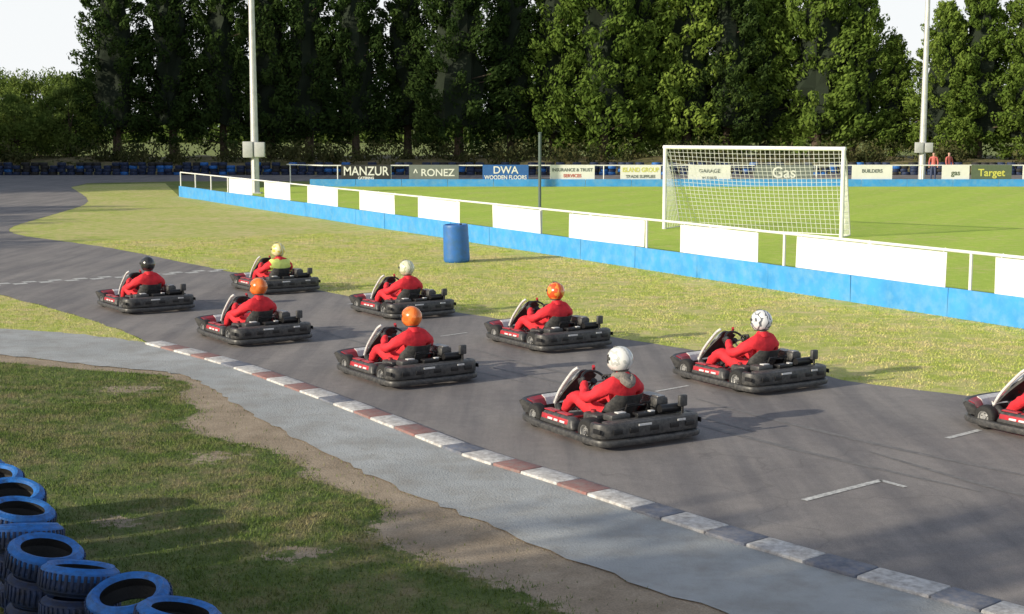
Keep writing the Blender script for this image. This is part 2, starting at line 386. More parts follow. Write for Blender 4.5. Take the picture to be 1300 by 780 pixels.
# ------------------------------------------------------------------ grass blades
def inside(P,poly):
    x,y=P[:,0],P[:,1]; r=np.zeros(len(P),bool); n=len(poly)
    for i in range(n):
        x1,y1=poly[i];x2,y2=poly[(i+1)%n]
        c=((y1>y)!=(y2>y))
        with np.errstate(divide='ignore',invalid='ignore'):
            c&=x<(x2-x1)*(y-y1)/((y2-y1) if y2!=y1 else 1e-9)+x1
        r^=c
    return r
def blades(name,poly,n,h,wd,mat,thin=.35,worn=False):
    poly=[tuple(p) for p in poly]
    a=np.array(poly); lo=a.min(0);hi=a.max(0)
    P=R.uniform(lo,hi,(n*4,2)); P=P[inside(P,poly)]
    P=P[np.abs(P[:,0])<.42*P[:,1]+.6]
    f=np.sin(P[:,0]*2.1+np.sin(P[:,1]*1.3)*2)*np.sin(P[:,1]*1.7+np.sin(P[:,0]*.9)*2.2)
    pr_=(1-thin+thin*f)
    if worn: pr_=pr_*(1.0-.97*np.clip(bare_amount(P)*1.7-.25+.25*np.sin(P[:,0]*9+3*np.sin(P[:,1]*5)),0,1))
    keep=R.uniform(0,1,len(P))<pr_; P=P[keep][:n]; n=len(P)
    a=R.uniform(0,2*np.pi,n); hh=h*R.uniform(.5,1.25,n); ww=wd*R.uniform(.6,1.3,n)
    l=R.uniform(.1,.9,n)*hh; la=R.uniform(0,2*np.pi,n)
    V=np.zeros((n,3,3)); dx=np.cos(a)*ww/2;dy=np.sin(a)*ww/2
    V[:,0,0]=P[:,0]-dx;V[:,0,1]=P[:,1]-dy;V[:,1,0]=P[:,0]+dx;V[:,1,1]=P[:,1]+dy
    V[:,2,0]=P[:,0]+np.cos(la)*l;V[:,2,1]=P[:,1]+np.sin(la)*l;V[:,2,2]=hh
    me=bpy.data.meshes.new(name); me.vertices.add(n*3); me.vertices.foreach_set('co',V.ravel())
    me.loops.add(n*3); me.loops.foreach_set('vertex_index',np.arange(n*3,dtype=np.int32))
    me.polygons.add(n); me.polygons.foreach_set('loop_start',np.arange(0,n*3,3,dtype=np.int32)); me.polygons.foreach_set('loop_total',np.full(n,3,dtype=np.int32))
    me.materials.append(mat); me.update(calc_edges=True); me.validate()
    return ob(name,me)
gn=[(-12,19.9)]+[p for p in PLs if p[1]>5.5]+[(4,5),(-6,5),(-12,12)]
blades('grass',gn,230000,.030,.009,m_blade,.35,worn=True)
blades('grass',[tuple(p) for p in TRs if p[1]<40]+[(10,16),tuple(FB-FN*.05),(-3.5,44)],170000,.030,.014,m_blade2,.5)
wedge=[(-5.34,20.75),(-6.08,22.1),(-7.17,23.68),(-8.56,25.49),(-9.84,27.07),(-13.59,32.47),(-15,30),(-12,24),(-8.19,22.46),(-6.75,21.85)]
sheet('grass_wedge',wedge,.0045,m_verge)
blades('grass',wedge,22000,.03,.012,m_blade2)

# ------------------------------------------------------------------ trees
def clump_leaves(mb,centers,radii,axes,n,size,mat,jit=.55,shell=.55):
    for c,r,ax in zip(centers,radii,axes):
        u=R.normal(size=(n,3)); u/=np.linalg.norm(u,axis=1)[:,None]
        q=Vector(ax).to_track_quat('Z','Y').to_matrix(); Q=np.array(q)
        rr=(shell+(1-shell)*R.uniform(0,1,n))[:,None]
        pos=(u*np.array(r)*rr)@Q.T+np.array(c)
        nn=(u/np.array(r)*min(r))@Q.T; nn/=np.linalg.norm(nn,axis=1)[:,None]
        nn=nn+R.normal(size=(n,3))*jit; nn/=np.linalg.norm(nn,axis=1)[:,None]
        up=np.array(ax)+R.normal(size=(n,3))*.5
        a=np.cross(nn,up); a/=np.linalg.norm(a,axis=1)[:,None]+1e-9; bb=np.cross(nn,a)
        s=size*R.uniform(.55,1.35,n)[:,None]
        v0=pos+a*s*.42; v1=pos+bb*s*.9; v2=pos-a*s*.42; v3=pos-bb*s*.9
        o=len(mb.v); V=np.stack([v0,v1,v2,v3],1).reshape(-1,3)
        mb.v+=V.tolist(); mb.f+=[(o+4*i,o+4*i+1,o+4*i+2,o+4*i+3) for i in range(n)]; mb.m+=[mb.mi(mat)]*n
def conifer(seed,h,r,mat,t0=.07):
    global R
    R=np.random.default_rng(seed); mb=MB()
    lean=R.uniform(-.02,.02,2)
    mb.tube([(0,0,-.3),(0,0,h*.15),(h*lean[0]*.5,h*lean[1]*.5,h*.5),(h*lean[0],h*lean[1],h*.97)],[.34,.27,.16,.03],m_bark,8)
    prf=lambda t: r*(max(0,1-t**1.9))**.62*(.70+.30*min(1,t/.22))
    vs=[];fs=[];n=12;k=9
    for i in range(k):
        t=t0+.07+(.87-t0)*i/(k-1)
        for j in range(n):
            a=2*math.pi*j/n; q=prf(t)*.55*R.uniform(.6,1.2); vs.append((q*math.cos(a),q*math.sin(a),t*h+R.uniform(-.3,.3)))
    for i in range(k-1):
        for j in range(n): fs.append((i*n+j,i*n+(j+1)%n,(i+1)*n+(j+1)%n,(i+1)*n+j))
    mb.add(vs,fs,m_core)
    C=[];RR=[];AX=[]
    for i in range(230):
        t=t0+(1-t0)*(i+R.uniform(0,1))/230
        if t<t0+.06: t=t0+R.uniform(-.03,.09)
        t=min(t,.985)
        a=R.uniform(0,2*math.pi); q=prf(t)*R.uniform(.55,1.14)
        c=(q*math.cos(a)+h*lean[0]*t,q*math.sin(a)+h*lean[1]*t,t*h)
        s=(.45+.55*(1-t))*R.uniform(.6,1.4)*r/2.8
        C.append(c);RR.append((.46*s+.10,.46*s+.10,.80*s+.2)); o=1.3*(1-t*.6); AX.append((math.cos(a)*o,math.sin(a)*o,1))
        if i%5==0 and t<.8:
            mb.tube([(h*lean[0]*t,h*lean[1]*t,t*h-.5),c],[.07,.02],m_bark,5)
    clump_leaves(mb,C,RR,AX,95,.155,mat,.4,.6)
    return mb.mesh('conifer_tree',False)
def broad(seed,h,r,mat,nc=90,dens=75,leaf=.22,trunk=.25,base=.25):
    global R
    R=np.random.default_rng(seed); mb=MB()
    mb.tube([(0,0,-.3),(.1,0,h*.2),(-.1,.1,h*.45),(0,0,h*.8)],[trunk,trunk*.8,trunk*.55,.05],m_bark,8)
    C=[];RR=[];AX=[]
    for i in range(nc):
        u=R.normal(size=3); u/=np.linalg.norm(u); q=R.uniform(.55,1)
        cz=h*(base+1)/2; c=(u[0]*r*q,u[1]*r*q,cz+u[2]*h*(1-base)/2*q*.92)
        s=R.uniform(.5,1.1)*r/3
        C.append(c);RR.append((s,s,s*.75));AX.append((u[0],u[1],u[2]+.8))
        if i%6==0: mb.tube([(0,0,h*.3),((c[0]*.5),c[1]*.5,(h*.35+c[2])/2),c],[.1,.06,.02],m_bark,5)
    clump_leaves(mb,C,RR,AX,dens,leaf,mat,.7,.3)
    return mb.mesh('broadleaf_tree',False)
cm=[conifer(100+i,16,2.9,m_conifer_shade,(.115,.085,.07,.10)[i]) for i in range(4)]
cl=[conifer(200+i,14,2.9,m_conifer_lit,.07) for i in range(3)]
bmh=[broad(300+i,8,3.4,m_broad,dens=190,leaf=.15,base=.05) for i in range(3)]
bms=[broad(320+i,8,3.4,m_broad,dens=62,nc=74) for i in range(3)]
R=np.random.default_rng(5)
x=-29.6;i=0
while x<27:
    y=108+random.uniform(-1.8,1.8)
    sunlit=(x>2)
    me=cl[random.randrange(3)] if sunlit and random.random()<.50+.025*x else cm[random.randrange(4) if x<-8 else random.choice((1,2))]
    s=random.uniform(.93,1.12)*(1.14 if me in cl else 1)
    if x>25: s*=.80
    ob('conifer_tree',me,loc=(x,y,.7),rot=(0,0,random.uniform(0,6.28)),sc=(s*random.uniform(1.0,1.25),s*random.uniform(.9,1.1),s))
    x+=random.uniform(2.6,4.2);i+=1
for (x,y,s) in ((28.8,108,.66),(31.9,106,.82),(34.6,106,.92),(38,105,.97),(41.5,106,.98),(45,106,1.0)):
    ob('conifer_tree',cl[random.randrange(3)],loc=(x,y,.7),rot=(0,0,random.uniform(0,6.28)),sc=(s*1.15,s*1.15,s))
for (x,y,s) in ((-48,122,1.05),(-43.5,121,1.0),(-39.5,119,1.0),(-35.8,117,.98),(-33.2,107,.78),(-36.5,105,.70),(-40.5,104,.68),(-44,105,.8)):
    ob('broadleaf_tree',bmh[random.randrange(3)],loc=(x,y,.2),rot=(0,0,random.uniform(0,6.28)),sc=(s,s,s))
for (x,y,s) in ((-46,62,1.2),(-47,67,1.3),(-46,72,1.35),(-47,77,1.3),(-46,82,1.4),(-47,87,1.35),(-48,92,1.3),(-52,98,1.2)):  # unseen conifers left of frame, added to shade the far row
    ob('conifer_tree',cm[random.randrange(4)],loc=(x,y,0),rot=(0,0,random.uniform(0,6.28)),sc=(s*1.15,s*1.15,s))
SP=Vector((-SH.y,SH.x))
def caster(q,h,s=-20,wsc=1):
    p=SH*s+SP*q; k=h/8
    ob('broadleaf_tree',bms[random.randrange(3)],loc=(p.x,p.y,0),rot=(0,0,random.uniform(0,6.28)),sc=(k*wsc,k*wsc,k))
for q,h in ((-3,11.4),(1.5,11.8),(5.3,11.2),(8.3,9.2),(13.5,7.5),(17.5,7.2),(21.5,7.0),(26.5,7.2),(31,6.4),(37,8.8),(41.5,10),(46,9.6),(52,11),(58,12)): caster(q,h,wsc=.85)
b=MB(); C=[];RR=[];AX=[]
for i in range(190):
    x=random.uniform(-45,50); h=random.uniform(.4,1.4); C.append((x,random.uniform(100,106),.8+h*.4)); RR.append((h*1.2,h*.8,h)); AX.append((0,0,1))
clump_leaves(b,C,RR,AX,110,.16,m_broad_d,.7,.5); ob('shrubs',b.mesh('shrubs',False))
b=MB(); C=[];RR=[];AX=[]
for i in range(150):
    x=-150+2*i+random.uniform(-1,1); h=random.uniform(3,7); C.append((x*1.3,300+random.uniform(-5,5),h*.5)); RR.append((h*.9,h*.6,h*.7)); AX.append((0,0,1))
clump_leaves(b,C,RR,AX,160,.9,m_broad,.7,.6); ob('distant_trees',b.mesh('distant_trees',False))

# ------------------------------------------------------------------ near fence
fence=ob('perimeter_fence',None)
ang=math.atan2(FD.y,FD.x)
def F(s,off=0,z=0): p=FA+FD*s+FN*off; return (p.x,p.y,z)
LT=62
b=MB()
s=0
while s<LT:
    c=F(s+1.2,random.uniform(-.008,.008)); b.box((c[0],c[1],.25+random.uniform(-.008,.008)),(2.39,.045,.5),m_blue,rot=(random.uniform(-.03,.03),0,ang+random.uniform(-.004,.004)),bev=.006,seg=1); s+=2.4
ob('blue_kickboard',b.mesh('blue_kickboard'),fence)
b=MB(); s=.0
while s<LT:
    b.tube([F(s,.08,0),F(s,.08,1.13)],.03,m_wsteel,8); s+=2.42
b.tube([F(0,.08,1.13),F(20,.08,1.12),F(40,.08,1.135),F(LT,.08,1.12)],.028,m_wsteel,8)
ob('rail_and_posts',b.mesh('rail_and_posts'),fence)
b=MB()
for a,c in ((7.59,10.71),(12.17,15.15),(16.98,19.9),(21.94,24.71),(26.47,29.31),(31.33,33.94),(35.4,38.71),(40.13,42.81),(44.0,47.91),(48.98,51.9),(53.2,56),(57.5,60)):
    m=(a+c)/2;p=F(m,.02); b.box((p[0],p[1],.80),(c-a,.014,.60),m_white,rot=(random.uniform(-.03,.03),random.uniform(-.006,.006),ang+random.uniform(-.006,.006)),bev=.003,seg=1)
    for q in (a+.1,m,c-.1):
        b.tube([F(q,.03,1.07),F(q,.08,1.165),F(q,.12,1.10)],.008,m_wsteel,5)
ob('white_panels',b.mesh('white_panels'),fence)
ff=ob('far_fence',None)
b=MB()
b.tube([(-12.6,79.8,1.14),(-10.3,77.6,1.14),(50,77.6,1.16)],.035,m_wsteel,6)
for x in np.arange(-12.4,50,2.9): b.tube([(x,77.6 if x>-10.4 else 79.6,0),(x,77.6 if x>-10.4 else 79.6,1.14)],.035,m_wsteel,6)
ob('rail_and_posts',b.mesh('far_rail'),ff)
b=MB(); 
for x in np.arange(-11,50,2.5): b.box((x+1.25,77.4,.20),(2.48,.05,.40),m_blue,bev=.008,seg=1)
ob('blue_kickboard',b.mesh('far_kick'),ff)
m_sblk=M('sign_black',(.03,.03,.032),.5,var=.1); m_sgry=M('sign_grey',(.16,.18,.17),.5,var=.1); m_sblue=M('sign_blue',(.03,.12,.36),.5,var=.1)
m_swht=M('sign_white',(.74,.74,.70),.5,var=.06,scale=2); m_sgrn=M('sign_green',(.10,.13,.08),.5,var=.1); m_syel=M('sign_yellow',(.62,.60,.12),.5,var=.1); m_sred=M('sign_red',(.50,.12,.10),.5,var=.1)
def sign(x0,x1,bgm,lines,sz=.42):
    e=ob('advertising_board',None,loc=((x0+x1)/2,77.50,.74))
    bb=MB(); bb.box((0,0,0),(x1-x0,.03,.88),bgm,bev=.004,seg=1); ob('board',bb.mesh('board'),e)
    for (txt,z,s,m) in lines:
        c=bpy.data.curves.new('txt','FONT'); c.body=txt; c.size=s; c.align_x='CENTER'; c.align_y='CENTER'; c.extrude=.004; c.offset=.008
        tmp=bpy.data.objects.new('t',c); COL.objects.link(tmp); dg=bpy.context.evaluated_depsgraph_get(); me=bpy.data.meshes.new_from_object(tmp.evaluated_get(dg)); bpy.data.objects.remove(tmp)
        me.materials.clear(); me.materials.append(m)
        ww=max(v.co.x for v in me.vertices)*2 if me.vertices else 1
        k=min(1.0,(x1-x0-.2)/ww)
        ob('lettering',me,e,loc=(0,-.024,z),rot=(rad(90),0,0),sc=(k,1,1))
sign(-9.3,-6.6,m_sblk,[('MANZUR',.08,.68,m_swht),('CATERING',-.28,.18,m_swht)])
sign(-5.6,-2.9,m_sgry,[('^ RONEZ',0,.55,m_swht)])
sign(-1.6,.9,m_sblue,[('DWA',.14,.56,m_swht),('WOODEN FLOORS',-.25,.30,m_swht)])
sign(2.07,4.5,m_swht,[('INSURANCE & TRUST',.16,.24,m_sgry),('SERVICES',-.16,.24,m_sred)])
sign(5.9,8.1,m_swht,[('ISLAND GROUP',.16,.34,m_syel),('TRADE SUPPLIES',-.2,.22,m_sgry)])
sign(9.6,11.9,m_swht,[('GARAGE',.1,.3,m_sgry),('tel 722222',-.25,.18,m_sgry)])
sign(13.2,16.4,m_sgry,[('Gas',.0,.85,m_swht)])
sign(18.5,20.7,m_swht,[('BUILDERS',.1,.26,m_sgry)])
sign(23.4,24.9,m_swht,[('gas',.0,.4,m_sgrn)]); sign(25.0,27.2,m_sgrn,[('Target',.0,.55,m_syel)])
sign(27.8,30.2,m_swht,[('CLUB BAR',.0,.3,m_sgry)])

# ------------------------------------------------------------------ goal with net
goal=ob('football_goal',None)
g0=Vector((4.83,44.96,0)); g1=Vector((9.63,41.40,0)); gd=(g1-g0).normalized(); gb=Vector((.50,.866,0)); GH=2.58
b=MB()
b.tube([g0,g0+Vector((0,0,GH))],.065,m_wsteel,12); b.tube([g1,g1+Vector((0,0,GH))],.065,m_wsteel,12)
b.tube([g0+Vector((0,0,GH))-gd*.06,g1+Vector((0,0,GH))+gd*.06],.062,m_wsteel,12)
ob('posts_and_crossbar',b.mesh('goal_frame'),goal)
b=MB()
D=1.25
b.tube([g0,g0+gb*D,g1+gb*D*.7,g1],.028,m_steel,8)
for g,dk in ((g0,D),(g1,D*.7)): b.tube([g+Vector((0,0,GH-.05)),g+gb*dk*.35+Vector((0,0,GH-.35)),g+gb*dk+Vector((0,0,.02))],.02,m_steel,8)
ob('stanchions',b.mesh('goal_stanchions'),goal)
def netpt(u,v):
    base=g0.lerp(g1,u); dk=D*(1-.3*u)
    sag=math.sin(math.pi*u)*.10*math.sin(math.pi*v)+.05*math.sin(9*u+3*v)*v
    o=dk*(.30*min(1,v*3)+.70*max(0,(v-.15)/.85)**1.3)-sag
    return base+gb*o+Vector((0,0,(GH-.05)*(1-v)**.9+.01-.12*math.sin(math.pi*u)*(1-v)*min(1,v*5)))
b=MB(); nu,nv=38,20
def line(f,k):
    P=[f(i/k) for i in range(k+1)]; b.tube(P,.0075,m_net,3)
for i in range(nu+1): line(lambda q:netpt(i/nu,q),14)
for j in range(nv+1): line(lambda q:netpt(q,j/nv),16)
for g,u in ((g0,0),(g1,1)):
    for j in range(1,16):
        v=j/16; e=netpt(u,v); s0=Vector((g.x,g.y,e.z)); b.tube([s0,s0.lerp(e,.5)-Vector((0,0,.02)),e],.0075,m_net,3)
    for i in range(1,9):
        w_=i/9; P=[]
        for j in range(13):
            v=j/12; e=netpt(u,v); s0=Vector((g.x,g.y,e.z)); P.append(s0.lerp(e,w_))
        b.tube(P,.0075,m_net,3)
ob('net',b.mesh('goal_net',False),goal)

# ------------------------------------------------------------------ poles
def flood(x,y,zb0,zb1,bw):
    e=ob('floodlight_pole',None,loc=(x,y,0))
    b=MB(); b.tube([(0,0,0),(0,0,6),(0,0,15)],[.20,.16,.10],m_steel,14); b.box((0,0,.03),(.6,.6,.06),m_steel)
    b.tube([(-1.2,0,14.8),(1.2,0,14.8)],.05,m_steel,8); ob('pole',b.mesh('pole'),e)
    b=MB()
    for dx in (-1,-.35,.35,1): b.box((dx,-.1,15.0),(.5,.25,.4),m_box,rot=(rad(-35),0,0),bev=.03)
    ob('lamps',b.mesh('lamps'),e)
    b=MB(); b.box((-bw*.27,-.22,(zb0+zb1)/2),(bw*.46,.25,zb1-zb0),m_box,bev=.02); b.box((bw*.27,-.22,(zb0+zb1)/2),(bw*.46,.25,(zb1-zb0)*.92),m_box,bev=.02)
    b.tube([(0,-.2,zb0),(0,-.2,0)],.03,m_box,6); ob('switch_boxes',b.mesh('switch_boxes'),e)
flood(-12.5,69.3,1.75,2.52,1.05); flood(23.6,82.0,1.75,2.35,1.0)
b=MB(); b.tube([(0,0,0),(0,0,3.05)],.04,m_thin,10); b.box((0,0,3.06),(.09,.09,.03),m_thin); b.box((0,0,.02),(.2,.2,.04),m_thin); ob('net_post',b.mesh('net_post'),loc=(.72,36.9,0))
b=MB(); pr=[(0,.0),(.27,.0),(.30,.03)]
for i in range(13):
    z=.06+.78*i/12; pr.append((.315+(.004 if i in(4,8) else 0)-.02*z,z))
pr+=[(.297,.88),(.285,.905),(.26,.91),(.25,.885),(0,.885)]
b.lathe(pr,m_barrel,32); b.tube([(.12,.1,.88),(.12,.1,.915)],.03,m_tyre,10)
ob('plastic_barrel',b.mesh('plastic_barrel'),loc=(-1.32,33.8,0),rot=(.02,-.03,0))

# ------------------------------------------------------------------ tyres
def tyre_prof(ro,ri,w):
    h=w/2
    return [(ri,-h*.75),(ri+.02,-h*.95),((ro+ri)/2,-h*1.02),(ro-.035,-h*.92),(ro-.008,-h*.70),(ro,-h*.35),(ro-.004,-h*.12),(ro-.004,h*.12),(ro,h*.35),(ro-.008,h*.70),(ro-.035,h*.92),((ro+ri)/2,h*1.02),(ri+.02,h*.95),(ri,h*.75),(ri+.012,h*.5),(ri+.03,0),(ri+.012,-h*.5),(ri,-h*.75)]
def stack(x,y,tilt=.12,n=3):
    e=ob('tyre_stack',None,loc=(x,y,0))
    for k in range(n):
        b=MB(); top=(k==n-1)
        ro=.243*random.uniform(.96,1.03)
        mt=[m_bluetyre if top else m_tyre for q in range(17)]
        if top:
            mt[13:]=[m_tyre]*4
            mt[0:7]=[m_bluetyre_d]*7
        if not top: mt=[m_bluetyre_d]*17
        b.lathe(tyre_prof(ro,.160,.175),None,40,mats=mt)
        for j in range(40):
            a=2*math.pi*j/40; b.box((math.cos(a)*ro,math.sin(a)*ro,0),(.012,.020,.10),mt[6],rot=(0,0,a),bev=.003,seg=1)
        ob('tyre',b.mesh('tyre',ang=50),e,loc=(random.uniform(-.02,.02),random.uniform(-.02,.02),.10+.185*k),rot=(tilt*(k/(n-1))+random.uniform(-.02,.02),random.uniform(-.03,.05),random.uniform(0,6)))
for (x,y) in [(-4.3,11.1),(-4.0,10.65),(-3.7,10.2),(-3.47,9.72),(-3.24,9.24),(-2.98,8.78),(-2.62,8.35),(-2.23,7.95),(-1.84,7.62),(-1.43,7.36),(-1.0,7.08)]: stack(x,y,.22)
b=MB(); pr=[(.17,-.1),(.27,-.11),(.30,-.05),(.30,.05),(.27,.11),(.17,.1)]
def tw(path):
    P=catmull(path,8); acc=0;last=P[0]
    for p in P[1:]:
        d=(p-last).length
        while acc+d>.6:
            last=last.lerp(p,(.6-acc)/d); d=(p-last).length; acc=0
            for k in range(4 if random.random()<.75 else 3):
                b.lathe(pr,m_bluetyre if random.random()<.13 else (m_bluetyre_d if random.random()<.75 else m_tyre),12,mx=Matrix.Translation((last.x+random.uniform(-.08,.08),last.y+random.uniform(-.08,.08),.11+.21*k)))
        acc+=d;last=p
tw([(-48,90,0),(-40,95,0),(-30,96.3,0),(0,96.5,0),(30,96.5,0),(52,96.5,0)])
ob('tyre_wall',b.mesh('tyre_wall',True))

# ------------------------------------------------------------------ kart meshes
def wheel(b,c,r,w,side):
    mx=Matrix.Translation(c)@Matrix.Rotation(rad(90)*side,4,'Y')
    h=w/2
    b.lathe([(r*.52,-h),(r*.8,-h*1.02),(r*.95,-h*.8),(r,-h*.45),(r,h*.45),(r*.95,h*.8),(r*.8,h*1.02),(r*.52,h)],m_tyre,24,mx)
    b.lathe([(r*.53,h*.98),(r*.48,h*.95),(r*.44,h*.55),(r*.2,h*.5),(r*.18,h*.8),(0,h*.8)],m_rim,24,mx)
    b.lathe([(0,-h*.6),(r*.5,-h*.6),(r*.53,-h)],m_rim,24,mx)
    for i in range(5):
        a=i*1.2566; b.tube([(math.cos(a)*r*.3,math.sin(a)*r*.3,h*.5),(math.cos(a)*r*.3,math.sin(a)*r*.3,h*.62)],r*.05,m_blk2,6,mx=mx)
kart={}
b=MB()
for s in (-1,1):
    b.tube(catmull([(s*.30,.80,.09),(s*.34,.45,.08),(s*.27,.2,.07),(s*.27,-.2,.07),(s*.33,-.55,.10),(s*.33,-.76,.14)],4),.016,m_frame,8)
for y in (.78,.4,-.05,-.45): b.tube([(-.32,y,.085),(.32,y,.085)],.014,m_frame,8)
b.box((0,.28,.055),(.56,.95,.008),m_alu,bev=.003,seg=1)
b.tube([(-.60,-.52,.14),(.60,-.52,.14)],.02,m_alu,10)
b.tube([(-.50,.53,.13),(-.34,.50,.13)],.016,m_alu,8); b.tube([(.50,.53,.13),(.34,.50,.13)],.016,m_alu,8)
b.tube([(0,.62,.12),(0,.22,.47)],.013,m_blk2,8)
for s in (-1,1):
    b.box((s*.13,.72,.17),(.07,.012,.13),m_alu,rot=(rad(-20),0,0),bev=.004); b.tube([(s*.13,.70,.07),(s*.13,.72,.16)],.008,m_alu,6)
kart['chassis']=b.mesh('chassis')
b=MB()
for s in (-1,1):
    wheel(b,(s*.505,.53,.13),.13,.12,s); wheel(b,(s*.515,-.50,.142),.142,.16,s)
kart['wheels']=b.mesh('wheels',ang=40)
b=MB()
ring=catmull([(-.62,.0),(-.62,-.35),(-.625,-.70),(-.57,-.84),(-.40,-.875),(0,-.885),(.40,-.875),(.57,-.84),(.625,-.70),(.62,-.35),(.62,0),(.61,.35),(.56,.68),(.44,.83),(.2,.90),(0,.915),(-.2,.90),(-.44,.83),(-.56,.68),(-.61,.35)],5,True)
b.sweep(ring,rrect(-.045,.03,.045,.115,.022),m_blk,closed=True)
rear=catmull([(-.59,-.66),(-.60,-.74),(-.55,-.82),(-.38,-.845),(0,-.855),(.38,-.845),(.55,-.82),(.60,-.74),(.59,-.66)],6)
b.sweep(rear,rrect(-.05,.035,.118,.275,.025),m_blk)
b.box((0,-.77,.265),(1.05,.14,.03),m_blk,bev=.012)
for x in (-.45,-.25,0,.25,.45): b.box((x,-.889,.195),(.11,.012,.05),m_blk2,bev=.02,seg=3)
b.box((-.12,-.893,.242),(.16,.008,.022),m_kwht,bev=.002,seg=1); b.box((.34,-.889,.242),(.10,.008,.022),m_kwht,bev=.002,seg=1)
for s in (-1,1):
    b.box((s*.53,.02,.175),(.17,.66,.13),m_blk,bev=.035,seg=3,taper=(.62,.84))
    b.box((s*.592,.05,.185),(.012,.50,.055),m_kred,rot=(0,rad(-12)*s,0),bev=.006)
    for q,l in ((-.10,.09),(.02,.07),(.13,.09)): b.box((s*.600,q,.176),(.010,l,.022),m_kwht,rot=(0,rad(-12)*s,0),bev=.002)
    b.box((s*.52,.20,.245),(.09,.20,.012),m_kred,bev=.004); b.box((s*.52,-.04,.245),(.08,.20,.012),m_kwht if s>0 else m_kred,bev=.004)
    b.tube([(s*.33,-.3,.09),(s*.60,-.3,.09)],.012,m_frame,6); b.tube([(s*.33,.3,.09),(s*.60,.3,.09)],.012,m_frame,6)
    b.box((s*.632,-.78,.200),(.012,.12,.05),m_blk2,bev=.02,seg=3)
kart['bumpers']=b.mesh('bumpers')
b=MB()
nose=catmull([(-.50,.70),(-.38,.80),(-.18,.85),(0,.86),(.18,.85),(.38,.80),(.50,.70)],5)
b.sweep(nose,[(.03,.12),(.04,.17),(.0,.23),(-.09,.27),(-.12,.25),(-.06,.13)],m_blk)
b.sweep(nose[3:-3],[(.043,.165),(.004,.236),(-.05,.262),(-.06,.24)],m_kred)
b.sweep(nose[9:-9],[(.047,.168),(.010,.240),(-.045,.268),(-.05,.24)],m_kwht)
def panel(w0,w1,y0,z0,y1,z1,mat,th=.02,curve=.05,x0=0):
    vs=[];fs=[];nu,nv=9,7
    for sidz in (0,1):
        for j in range(nv):
            v=j/(nv-1); w_=w0+(w1-w0)*v
            for i in range(nu):
                u=i/(nu-1)*2-1
                y=y0+(y1-y0)*v-curve*u*u+.02*math.sin(v*3.14)-sidz*th; z=z0+(z1-z0)*v-sidz*th*.5-(.05*u*u*v)
                vs.append((x0+u*w_,y,z))
    o=nu*nv
    for j in range(nv-1):
        for i in range(nu-1):
            a=j*nu+i; fs.append((a,a+1,a+nu+1,a+nu)); fs.append((o+a,o+a+nu,o+a+nu+1,o+a+1))
    bd=[i for i in range(nu)]+[j*nu+nu-1 for j in range(1,nv)]+[(nv-1)*nu+i for i in range(nu-2,-1,-1)]+[j*nu for j in range(nv-2,0,-1)]
    for k in range(len(bd)): a,c=bd[k],bd[(k+1)%len(bd)]; fs.append((a,o+a,o+c,c))
    b.add(vs,fs,mat)
panel(.17,.125,.74,.22,.40,.60,m_blk)
panel(.155,.12,.752,.24,.63,.375,m_kred,.008); panel(.125,.11,.60,.41,.44,.585,m_kwht,.008)
for s in (-1,1): b.tube(catmull([(s*.175,.70,.20),(s*.17,.60,.36),(s*.14,.42,.57),(s*.10,.36,.63)],5),.018,m_kred if s>0 else m_kwht,8)
kart['front_fairing']=b.mesh('front_fairing')
b=MB(); sp=[(.10,.10),(.0,.07),(-.15,.065),(-.28,.09),(-.38,.18),(-.45,.32),(-.50,.46)]
vs=[];fs=[];nu=11
for off in (0,-.012):
    for k,(y,z) in enumerate(sp):
        hw=[.15,.17,.20,.22,.22,.21,.17][k]; wall=[.05,.09,.13,.16,.16,.13,.05][k]
        for i in range(nu):
            u=i/(nu-1)*2-1; e=abs(u)**3
            if k<3: vs.append((u*hw,y,z+e*wall+off))
            elif k==3: vs.append((u*hw,y+e*wall*.6-off*.5,z+e*wall*.8+off))
            else: vs.append((u*hw,y+e*wall+off,z+e*wall*.25))
nk=len(sp);o=nu*nk
for k in range(nk-1):
    for i in range(nu-1):
        a=k*nu+i; fs.append((a,a+1,a+nu+1,a+nu)); fs.append((o+a,o+a+nu,o+a+nu+1,o+a+1))
bd=[i for i in range(nu)]+[j*nu+nu-1 for j in range(1,nk)]+[(nk-1)*nu+i for i in range(nu-2,-1,-1)]+[j*nu for j in range(nk-2,0,-1)]
for k in range(len(bd)): a,c=bd[k],bd[(k+1)%len(bd)]; fs.append((a,o+a,o+c,c))
b.add(vs,fs,m_blk); kart['seat']=b.mesh('seat',ang=60)
b=MB()
b.box((.34,-.34,.22),(.20,.24,.20),m_blk2,bev=.02)
for i in range(6): b.box((.34,-.34+.0,.33+.018*i),(.17-.006*i,.19,.008),m_alu,bev=.002,seg=1)
b.tube([(.30,-.18,.26),(.30,-.10,.28)],.055,m_alu,14); b.tube([(.40,-.42,.30),(.48,-.60,.30),(.40,-.72,.33)],.028,m_alu,10)
b.tube([(.20,-.70,.33),(.46,-.70,.33)],.045,m_blk2,14)
b.box((.30,-.55,.36),(.16,.14,.14),m_blk,bev=.03); b.box((.30,-.55,.435),(.10,.10,.02),m_alu,bev=.005)
b.box((-.33,-.32,.20),(.16,.26,.17),m_blk,bev=.03); b.tube([(-.33,-.28,.28),(-.33,-.28,.31)],.03,m_kred,10)
b.box((-.28,-.62,.29),(.24,.17,.07),m_blk,bev=.02); b.box((-.25,-.64,.332),(.10,.07,.012),m_kwht,bev=.003)
b.tube([(-.16,-.50,.12),(-.15,-.62,.40),(.12,-.62,.40),(.13,-.50,.12)],.012,m_blk2,8)
b.box((.44,-.77,.41),(.10,.05,.12),m_blk,bev=.015); b.tube([(.44,-.77,.28),(.44,-.77,.36)],.014,m_blk2,8)
